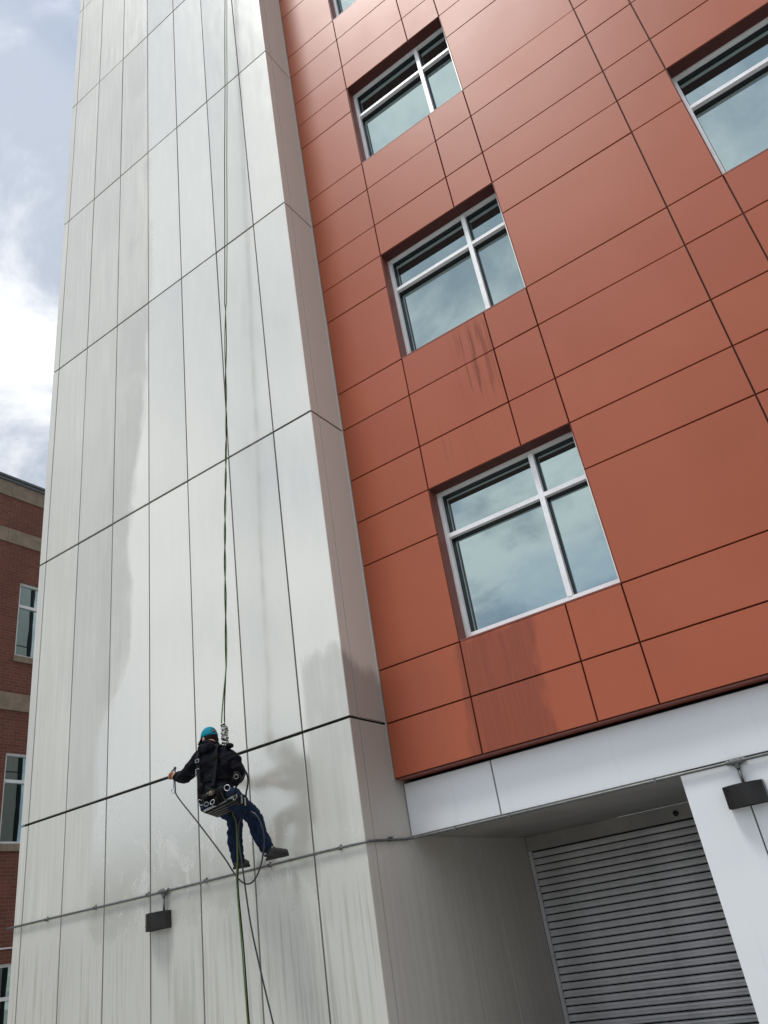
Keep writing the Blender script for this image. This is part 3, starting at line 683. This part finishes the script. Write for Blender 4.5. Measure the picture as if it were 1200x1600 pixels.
for an, he, to in ((anL, heelL, toeL), (anR, heelR, toeR)):
    d = (to - he); d.normalize(); zz_ = Vector((0, 0, 1)); sh_ = MB()
    limb(sh_, [an + Vector((0, 0, 0.0)), he + d * 0.055 + zz_ * 0.075], [0.058, 0.056])
    limb(sh_, [he + d * 0.02 + zz_ * 0.045, he.lerp(to, 0.5) + zz_ * 0.045, to - d * 0.02 + zz_ * 0.042], [0.044, 0.047, 0.040])
    limb(sh_, [he + d * 0.055 + zz_ * 0.07, to - d * 0.06 + zz_ * 0.05], [0.05, 0.042])
    so = remesh(sh_, 'shoe', 'shoe', person, 0.008, 3)
    s2 = MB(); side = d.cross(zz_).normalized(); pts = []
    Ln = (to - he).length + 0.035
    for t, wd in ((0.0, 0.030), (0.05, 0.040), (0.3, 0.041), (0.55, 0.044), (0.8, 0.049), (0.95, 0.036), (1.0, 0.018)):
        pts.append((he + d * (t * Ln - 0.018), wd))
    ol = [p + side * w_ for p, w_ in pts] + [p - side * w_ for p, w_ in reversed(pts)]
    k = len(ol); s2.add([p + zz_ * 0.0 for p in ol] + [p + zz_ * 0.026 for p in ol], [(i, (i + 1) % k, k + (i + 1) % k, k + i) for i in range(k)] + [tuple(range(k)), tuple(range(k, 2 * k))])
    link('sole', mesh('sole', s2.v, s2.f), 'sole', so)
sk = MB(); sk.torus(anR + Vector((0, 0, -0.01)), anR - knR, 0.058, 0.014, 16, 8); sk.build('sock', 'sock', person, True)
hr = MB(); hr.ball(H(0, -0.020, 0.012), 0.083, 0.090, 0.088, 16, hm); hr.build('hair', 'hair', person, True)
# cap: dome with arch opening, strap and brim
cv, cf = [], []; n, hh = 24, 8; tilt = Matrix.Rotation(math.radians(-6), 3, 'X')
for i in range(hh + 1):
    t = math.pi / 2 * i / hh
    for k in range(n):
        q = 2 * math.pi * k / n
        cv.append(H(0, 0, 0) + hm @ (tilt @ Vector((0.092 * math.cos(t) ** 0.8 * math.cos(q), 0.108 * math.cos(t) ** 0.8 * math.sin(q) , 0.012 + 0.120 * math.sin(t)))))
for i in range(hh):
    for k in range(n):
        if i < 3 and k in (17, 18): continue                       # arch opening at the back (-y is k = 18)
        cf.append((i * n + k, i * n + (k + 1) % n, (i + 1) * n + (k + 1) % n, (i + 1) * n + k))
cap = link('cap', mesh('cap', cv, cf, True), 'cap_teal', person); cap.modifiers.new('t', 'SOLIDIFY').thickness = 0.004
bv = []
for rr2 in (0.0, 1.0):
    for k in range(13):
        q = math.pi * (0.14 + 0.72 * k / 12)
        bv.append(H(0, 0, 0) + hm @ (tilt @ Vector((0.094 * math.cos(q) * (1 + 0.0 * rr2), 0.106 * math.sin(q) + rr2 * 0.075 * math.sin(q) ** 0.7, 0.016 - 0.022 * rr2 - 0.014 * abs(math.cos(q)) * rr2))))
br = link('brim', mesh('brim', bv, [(k, k + 1, 13 + k + 1, 13 + k) for k in range(12)], True), 'cap_dark', cap); br.modifiers.new('t', 'SOLIDIFY').thickness = 0.005
bd = MB(); bd.tube([H(0, 0, 0) + hm @ (tilt @ Vector((0.094 * math.cos(q), 0.110 * math.sin(q), 0.020))) for q in [math.pi * (1.36 + 0.28 * k / 8) for k in range(9)]], 0.009, 6); link('strap', mesh('strap', bd.v, bd.f), 'cap_teal', cap)
em = MB(); em.ball(H(0.092, -0.005, -0.012), 0.020, 0.032, 0.042, 12, hm); em.build('ear_muff', 'cap_dark', person, True)

# harness: hip belt, leg loops, shoulder straps, buckles, rings, pouches
hv = MB()
def belt(c, a, d, h, t, n=28, yaw=YAW, tilt_=0.0):
    v = []
    for q in range(n):
        an = 2 * math.pi * q / n
        for rad, z in ((0, -h / 2), (t, -h / 2), (t, h / 2), (0, h / 2)):
            x, y = (a + rad) * math.cos(an), (d + rad) * math.sin(an)
            v.append(Vector(c) + Vector((x * math.cos(yaw) - y * math.sin(yaw), x * math.sin(yaw) + y * math.cos(yaw), z + tilt_ * x)))
    hv.add(v, [(q * 4 + j, ((q + 1) % n) * 4 + j, ((q + 1) % n) * 4 + (j + 1) % 4, q * 4 + (j + 1) % 4) for q in range(n) for j in range(4)])
belt(lift(pelv, dz=0.045), 0.192, 0.143, 0.085, 0.012)
belt(lift(waist, dz=0.02), 0.193, 0.142, 0.03, 0.008)
def strapline(pts, w=0.045, t=0.008, out=Vector((0, -1, 0))):
    cp = catmull(pts, 6); v = []
    for i, p in enumerate(cp):
        tt = (cp[min(i + 1, len(cp) - 1)] - cp[max(i - 1, 0)]).normalized(); sd_ = tt.cross(out).normalized()
        v += [p - sd_ * w / 2, p + sd_ * w / 2, p + sd_ * w / 2 + out * t, p - sd_ * w / 2 + out * t]
    f = [(i * 4 + j, i * 4 + (j + 1) % 4, i * 4 + 4 + (j + 1) % 4, i * 4 + 4 + j) for i in range(len(cp) - 1) for j in range(4)] + [(0, 1, 2, 3), tuple(len(cp) * 4 - 4 + j for j in range(4))]
    hv.add(v, f)
bk_ = -0.165
def back(p, dx, dy, dz): return p + Matrix.Rotation(YAW, 3, 'Z') @ Vector((dx, dy, 0)) + Vector((0, 0, dz))
for s in (-1, 1):
    strapline([back(shmid, s * 0.12, -0.02, 0.075), back(shmid, s * 0.125, -0.135, 0.01), back(chest, s * 0.12, -0.166, 0.02), back(waist, s * 0.10, -0.152, 0.05), back(pelv, s * 0.085, -0.152, 0.08)])
strapline([back(chest, -0.125, -0.172, 0.04), back(chest, 0, -0.178, 0.035), back(chest, 0.125, -0.172, 0.04)], 0.04)
harness = hv.build('harness', 'webbing', person)
def hpart(mbq, name, mt, smooth=True): return link(name, mesh(name, mbq.v, mbq.f, smooth), mt, harness)
for dz in (0.055, -0.045, -0.085):
    c = back(chest, -0.115, -0.182, dz)
    q = MB()
    for bx in (((-0.03, -0.006, -0.017), (0.03, 0.006, -0.010)), ((-0.03, -0.006, 0.010), (0.03, 0.006, 0.017)), ((-0.03, -0.006, -0.010), (-0.023, 0.006, 0.010)), ((0.023, -0.006, -0.010), (0.03, 0.006, 0.010))):
        q.box([c[i] + bx[0][i] for i in range(3)], [c[i] + bx[1][i] for i in range(3)])
    hpart(q, 'buckle', 'steel', False)
def ring(zx, zy, y, R, r, axis, sx=1.0, mt='steel', nm='ring'):
    q = MB(); q.torus(W(zx, zy, y), axis, R, r, 22, 8, sx); hpart(q, nm, mt)
ring(572, 660, 5.50, 0.034, 0.0045, (0.4, -1, 0.25), 0.8, nm='carabiner'); ring(446, 782, 5.50, 0.024, 0.0045, (0.2, -1, 0.3))
ring(346, 785, 5.56, 0.034, 0.004, (0.7, -1, 0.1), 0.6, nm='carabiner'); ring(650, 565, 5.62, 0.022, 0.004, (0.5, -1, 0.1), mt='galv_dark'); ring(640, 742, 5.52, 0.020, 0.006, (0, -1, 0.3), 1.3, mt='galv')
ring(395, 800, 5.5, 0.022, 0.005, (0.5, -1, 0.3), mt='galv_dark')
for zx, zy, y, a, d, c, mt, nm in ((350, 665, 5.60, 0.045, 0.04, 0.06, 'webbing', 'pouch'), (432, 705, 5.53, 0.062, 0.03, 0.026, 'tan', 'glove'), (520, 705, 5.56, 0.055, 0.045, 0.07, 'webbing', 'pouch'),
                                   (655, 580, 5.66, 0.045, 0.05, 0.07, 'webbing', 'pouch'), (385, 760, 5.56, 0.05, 0.04, 0.055, 'webbing', 'pouch'), (480, 770, 5.56, 0.07, 0.045, 0.05, 'webbing', 'pouch'), (590, 300, 5.84, 0.045, 0.04, 0.03, 'webbing', 'shoulder_pad')):
    q = MB(); q.ball(W(zx, zy, y), a, d, c, 14)
    for i, v in enumerate(q.v):
        nz_ = mnoise.noise(Vector(v) * 22) * 0.012; q.v[i] = (v[0] + nz_, v[1] + nz_, v[2] - nz_)
    hpart(q, nm, mt)
for (za, ya), (zb, yb2) in (((385, 650), (560, 640)), ((360, 720), (420, 800)), ((520, 690), (600, 760)), ((430, 640), (400, 730))):
    a, c = W(za, ya, 5.52), W(zb, yb2, 5.52); q = MB(); q.tube(catmull([a, a.lerp(c, 0.5) + Vector((0, -0.015, -0.04)), c], 6), 0.006, 8); hpart(q, 'lanyard', 'rope_black')

# work seat
A, Dp, C, Bq = (Vector((x * S, y * S, zc(z))) for x, y, z in ((-5.81, 5.61, 1.335), (-5.36, 5.59, 1.385), (-5.50, 5.906, 1.345), (-5.885, 5.868, 1.312)))
cen = (A + Dp + C + Bq) / 4
seat = empty('work_seat', 'black padded work seat board with a pale front edge strip under the worker', 'work seat', cen)
def sp_(u, v_, h): return A.lerp(Dp, u).lerp(Bq.lerp(C, u), v_) + Vector((0, 0, h))
def slab(name, mt, u0, u1, v0, v1, h0, h1, parent, nrows=1):
    q = MB(); q.add([sp_(u, v_, h) for h in (h0, h1) for u, v_ in ((u0, v0), (u1, v0), (u1, v1), (u0, v1))], [(0, 1, 2, 3), (4, 5, 6, 7), (0, 1, 5, 4), (1, 2, 6, 5), (2, 3, 7, 6), (3, 0, 4, 7)])
    o = under(q.build(name, mt, parent), seat)
    bvm = o.modifiers.new('b', 'BEVEL'); bvm.width = 0.004; bvm.segments = 2
    return o
slab('board', 'webbing', 0, 1, 0.03, 1, 0, 0.03, seat)
slab('edge_strip', 'steel', 0.02, 0.93, -0.035, 0.02, 0.002, 0.022, seat)
slab('cushion', 'cap_dark', 0.03, 0.97, 0.06, 0.97, 0.032, 0.06, seat)
for i in range(4): slab('slat', 'bronze', 0.06, 0.94, 0.12 + i * 0.2, 0.22 + i * 0.2, -0.008, -0.001, seat)
for u in (1.01,):
    for v_ in (0.35, 0.62): slab('clip', 'sock', u, u + 0.03, v_, v_ + 0.07, -0.03, 0.05, seat)
for u, v_, tgt in ((0.03, 0.1, back(chest, -0.10, 0.19, 0.1)), (0.97, 0.1, back(chest, 0.12, 0.19, 0.1)), (0.03, 0.9, back(chest, -0.06, 0.21, 0.1)), (0.97, 0.9, back(chest, 0.08, 0.21, 0.1))):
    mid = sp_(u, v_, 0.1); q = MB(); q.tube(catmull([sp_(u, v_, 0.0), mid, sp_(u, v_, 0.0).lerp(tgt, 0.6) + Vector((0.03 if u > 0.5 else -0.03, 0.10, 0)), tgt], 6), 0.010, 6); under(q.build('suspension_strap', 'webbing', seat, True), seat)

# ropes: two lines from the roof, twisted loosely round one another, through the hitch and on to the ground
top = onY(353, 0, 6.36 * S)
bot = W(558, 180, 6.14)
dirr = (top - bot) / (top.z - bot.z)
def line(z, ph, amp):
    p = bot + dirr * (z - bot.z); a = 2 * math.pi * (z * 0.8 + 0.5 * math.sin(z * 0.9)) + ph
    return p + Vector((math.cos(a) * amp, math.sin(a) * amp * 0.6, 0))
def rope_path(ph, zs_top, mid, lower):
    pts = []
    z = 27.5
    while z > bot.z + 0.75:
        spread = 0.010 + 0.016 * min(1, max(0, (z - 9.0) / 3.0)); tw = ph if z < 10.5 else ph
        p = line(z, tw, spread) if z < 10.5 else bot + dirr * (z - bot.z) + Vector(((1 if ph else -1) * spread, 0, 0))
        p.x += 0.012 * math.sin(z * 1.7) * (1 if z < 9 else 0.3)
        pts.append(p); z -= 0.08
    return pts + catmull([pts[-1]] + mid + lower, 8)[1:]
hitch = bot
lowG = [W(620, 880, 6.0), W(648, 960, 5.98), W(660, 1250, 5.98), onY(370, 1380, 6.0 * S), onY(378, 1480, 6.03 * S), onY(387, 1600, 6.05 * S)]
gend = lowG[-1] + (lowG[-1] - lowG[-2]) * 0.2; gend.z = 0.9; lowG += [gend, Vector((gend.x + 0.05, gend.y - 0.1, 0.02))]
lowB = [W(632, 880, 6.02), W(658, 980, 6.01), W(670, 1260, 6.02), onY(372, 1385, 6.03 * S), onY(381, 1485, 6.05 * S), onY(389.5, 1600, 6.07 * S)]
gb = lowB[-1].copy(); gb.z = 0.9; gb.x += 0.03; lowB += [gb, Vector((gb.x + 0.12, gb.y - 0.05, 0.02))]
midp = [hitch + Vector((0, 0, 0.25)), hitch + Vector((0.0, 0, 0.0)), hitch + Vector((0.0, 0.02, -0.2)), back(chest, 0.06, 0.24, 0.0), back(pelv, 0.04, 0.25, 0.1)]
midq = [hitch + Vector((-0.045, 0, 0.2)), hitch + Vector((-0.05, 0.0, 0.0)), hitch + Vector((-0.04, 0.03, -0.2)), back(chest, 0.02, 0.25, 0.0), back(pelv, 0.0, 0.26, 0.1)]
r1 = MB(); r1.tube(rope_path(0.0, 27, midp, lowB), 0.0075, 7); ro = r1.build('rope', 'rope_black', None, True)
tag(ro, 'black climbing rope hanging straight down the tower to the worker', 'rope', 'ropes the worker hangs on')
r2 = MB(); r2.tube(rope_path(math.pi, 27, midq, lowG), 0.0075, 7); ro = r2.build('rope', 'rope_green', None, True)
tag(ro, 'green climbing rope twisted round the black one and trailing below the seat', 'rope', 'ropes the worker hangs on')
fh = MB()
hz = 0.0
pts = []
for i in range(6 * 14):
    t = i / 14 * 2 * math.pi; z_ = -0.13 + 0.235 * i / (6 * 14)
    rad = 0.025 + 0.007 * math.sin(i * 0.9) + random.uniform(-0.004, 0.004); z_ += 0.010 * math.sin(i * 0.33)
    pts.append(hitch + Vector((-0.012 + rad * math.cos(t), rad * math.sin(t), z_ - 0.02)))
fh.tube(pts, 0.0140, 8)
fh.tube([hitch + Vector((-0.014 + 0.024 * math.cos(-i * 0.37 + 1), 0.024 * math.sin(-i * 0.37 + 1), -0.14 + 0.22 * i / 80)) for i in range(81)], 0.0135, 8)
fo = fh.build('friction_hitch', 'mottled_cord', None, True)
tag(fo, 'black and white mottled cord hitch wrapped on the ropes beside the cap', 'rope hitch')

# hose with wand
hp = [W(128, 600, 6.08), W(130, 660, 6.06), W(150, 735, 6.05), W(330, 965, 6.05), W(540, 1245, 6.05), W(630, 1385, 6.06), W(690, 1455, 6.04), W(745, 1480, 6.02), W(800, 1450, 6.0), W(850, 1350, 5.98), W(882, 1200, 5.98), W(885, 1060, 5.95), W(840, 920, 5.93), W(765, 862, 5.93),
      W(700, 900, 5.98), W(672, 980, 5.97), W(672, 1120, 5.97), W(700, 1310, 5.97), onY(391, 1440, 5.98 * S), onY(408, 1520, 6.0 * S), onY(427, 1600, 6.0 * S)]
he_ = hp[-1] + (hp[-1] - hp[-2]) * 0.8; hp += [he_, Vector((he_.x + 0.25, he_.y - 0.2, 0.3)), Vector((he_.x + 0.6, he_.y - 0.8, 0.02))]
q = MB(); q.tube(catmull(hp, 8), 0.0085, 8); ho = q.build('wash_hose', 'hose', None, True)
tag(ho, 'thin dark wash hose looping from the worker\'s hand below the seat to the ground', 'hose')
wand = empty('spray_wand', 'short dark spray wand gripped in the worker\'s outstretched hand', 'spray wand', gripL)
wb, wt = W(128, 600, 6.08), W(128, 492, 6.10)
q = MB(); q.tube([wb, gripL + Vector((0.03, 0.0, 0.0)), wt], [0.013, 0.015, 0.011], 10).ball(wt, 0.018); under(q.build('handle', 'hose', wand, True), wand)
q = MB(); q.tube([W(122, 500, 6.10), W(100, 520, 6.25), W(92, 525, 6.33)], [0.009, 0.008, 0.006], 8); under(q.build('nozzle', 'hose', wand, True), wand)
q = MB(); q.torus(W(112, 690, 6.07), (0.3, -1, 0.1), 0.026, 0.0045, 20, 8, 0.7); under(q.build('clip_ring', 'steel', wand, True), wand)
q = MB(); q.tube([W(118, 600, 6.08), W(115, 665, 6.07)], 0.004, 6); under(q.build('trigger_cord', 'galv_dark', wand, True), wand)

# ------------------------------------------------------------------ far wood across the car park (seen mirrored in the cladding)
v, f = [], []
for i in range(9000):
    a = random.uniform(math.radians(95), math.radians(350)); d = random.uniform(75, 100)
    top_ = 12 + 6 * mnoise.noise(Vector((math.cos(a) * 9, math.sin(a) * 9, 0)))
    c = Vector((math.cos(a) * d, math.sin(a) * d, top_ * (random.random() ** 0.6)))
    if c.x < -12 and c.y > -10: continue
    r_ = random.uniform(0.7, 1.6); n1 = Vector([random.gauss(0, 1) for _ in range(3)]).normalized(); u = n1.orthogonal().normalized() * r_; w_ = n1.cross(u)
    k = len(v); v += [c + u, c + w_, c - u, c - w_]; f.append((k, k + 1, k + 2, k + 3))
tw = link('far_trees', mesh('far_trees', v, f), 'leaf'); tw['kind'] = 'stuff'; tag(tw, 'far belt of green trees across the car park', 'trees')
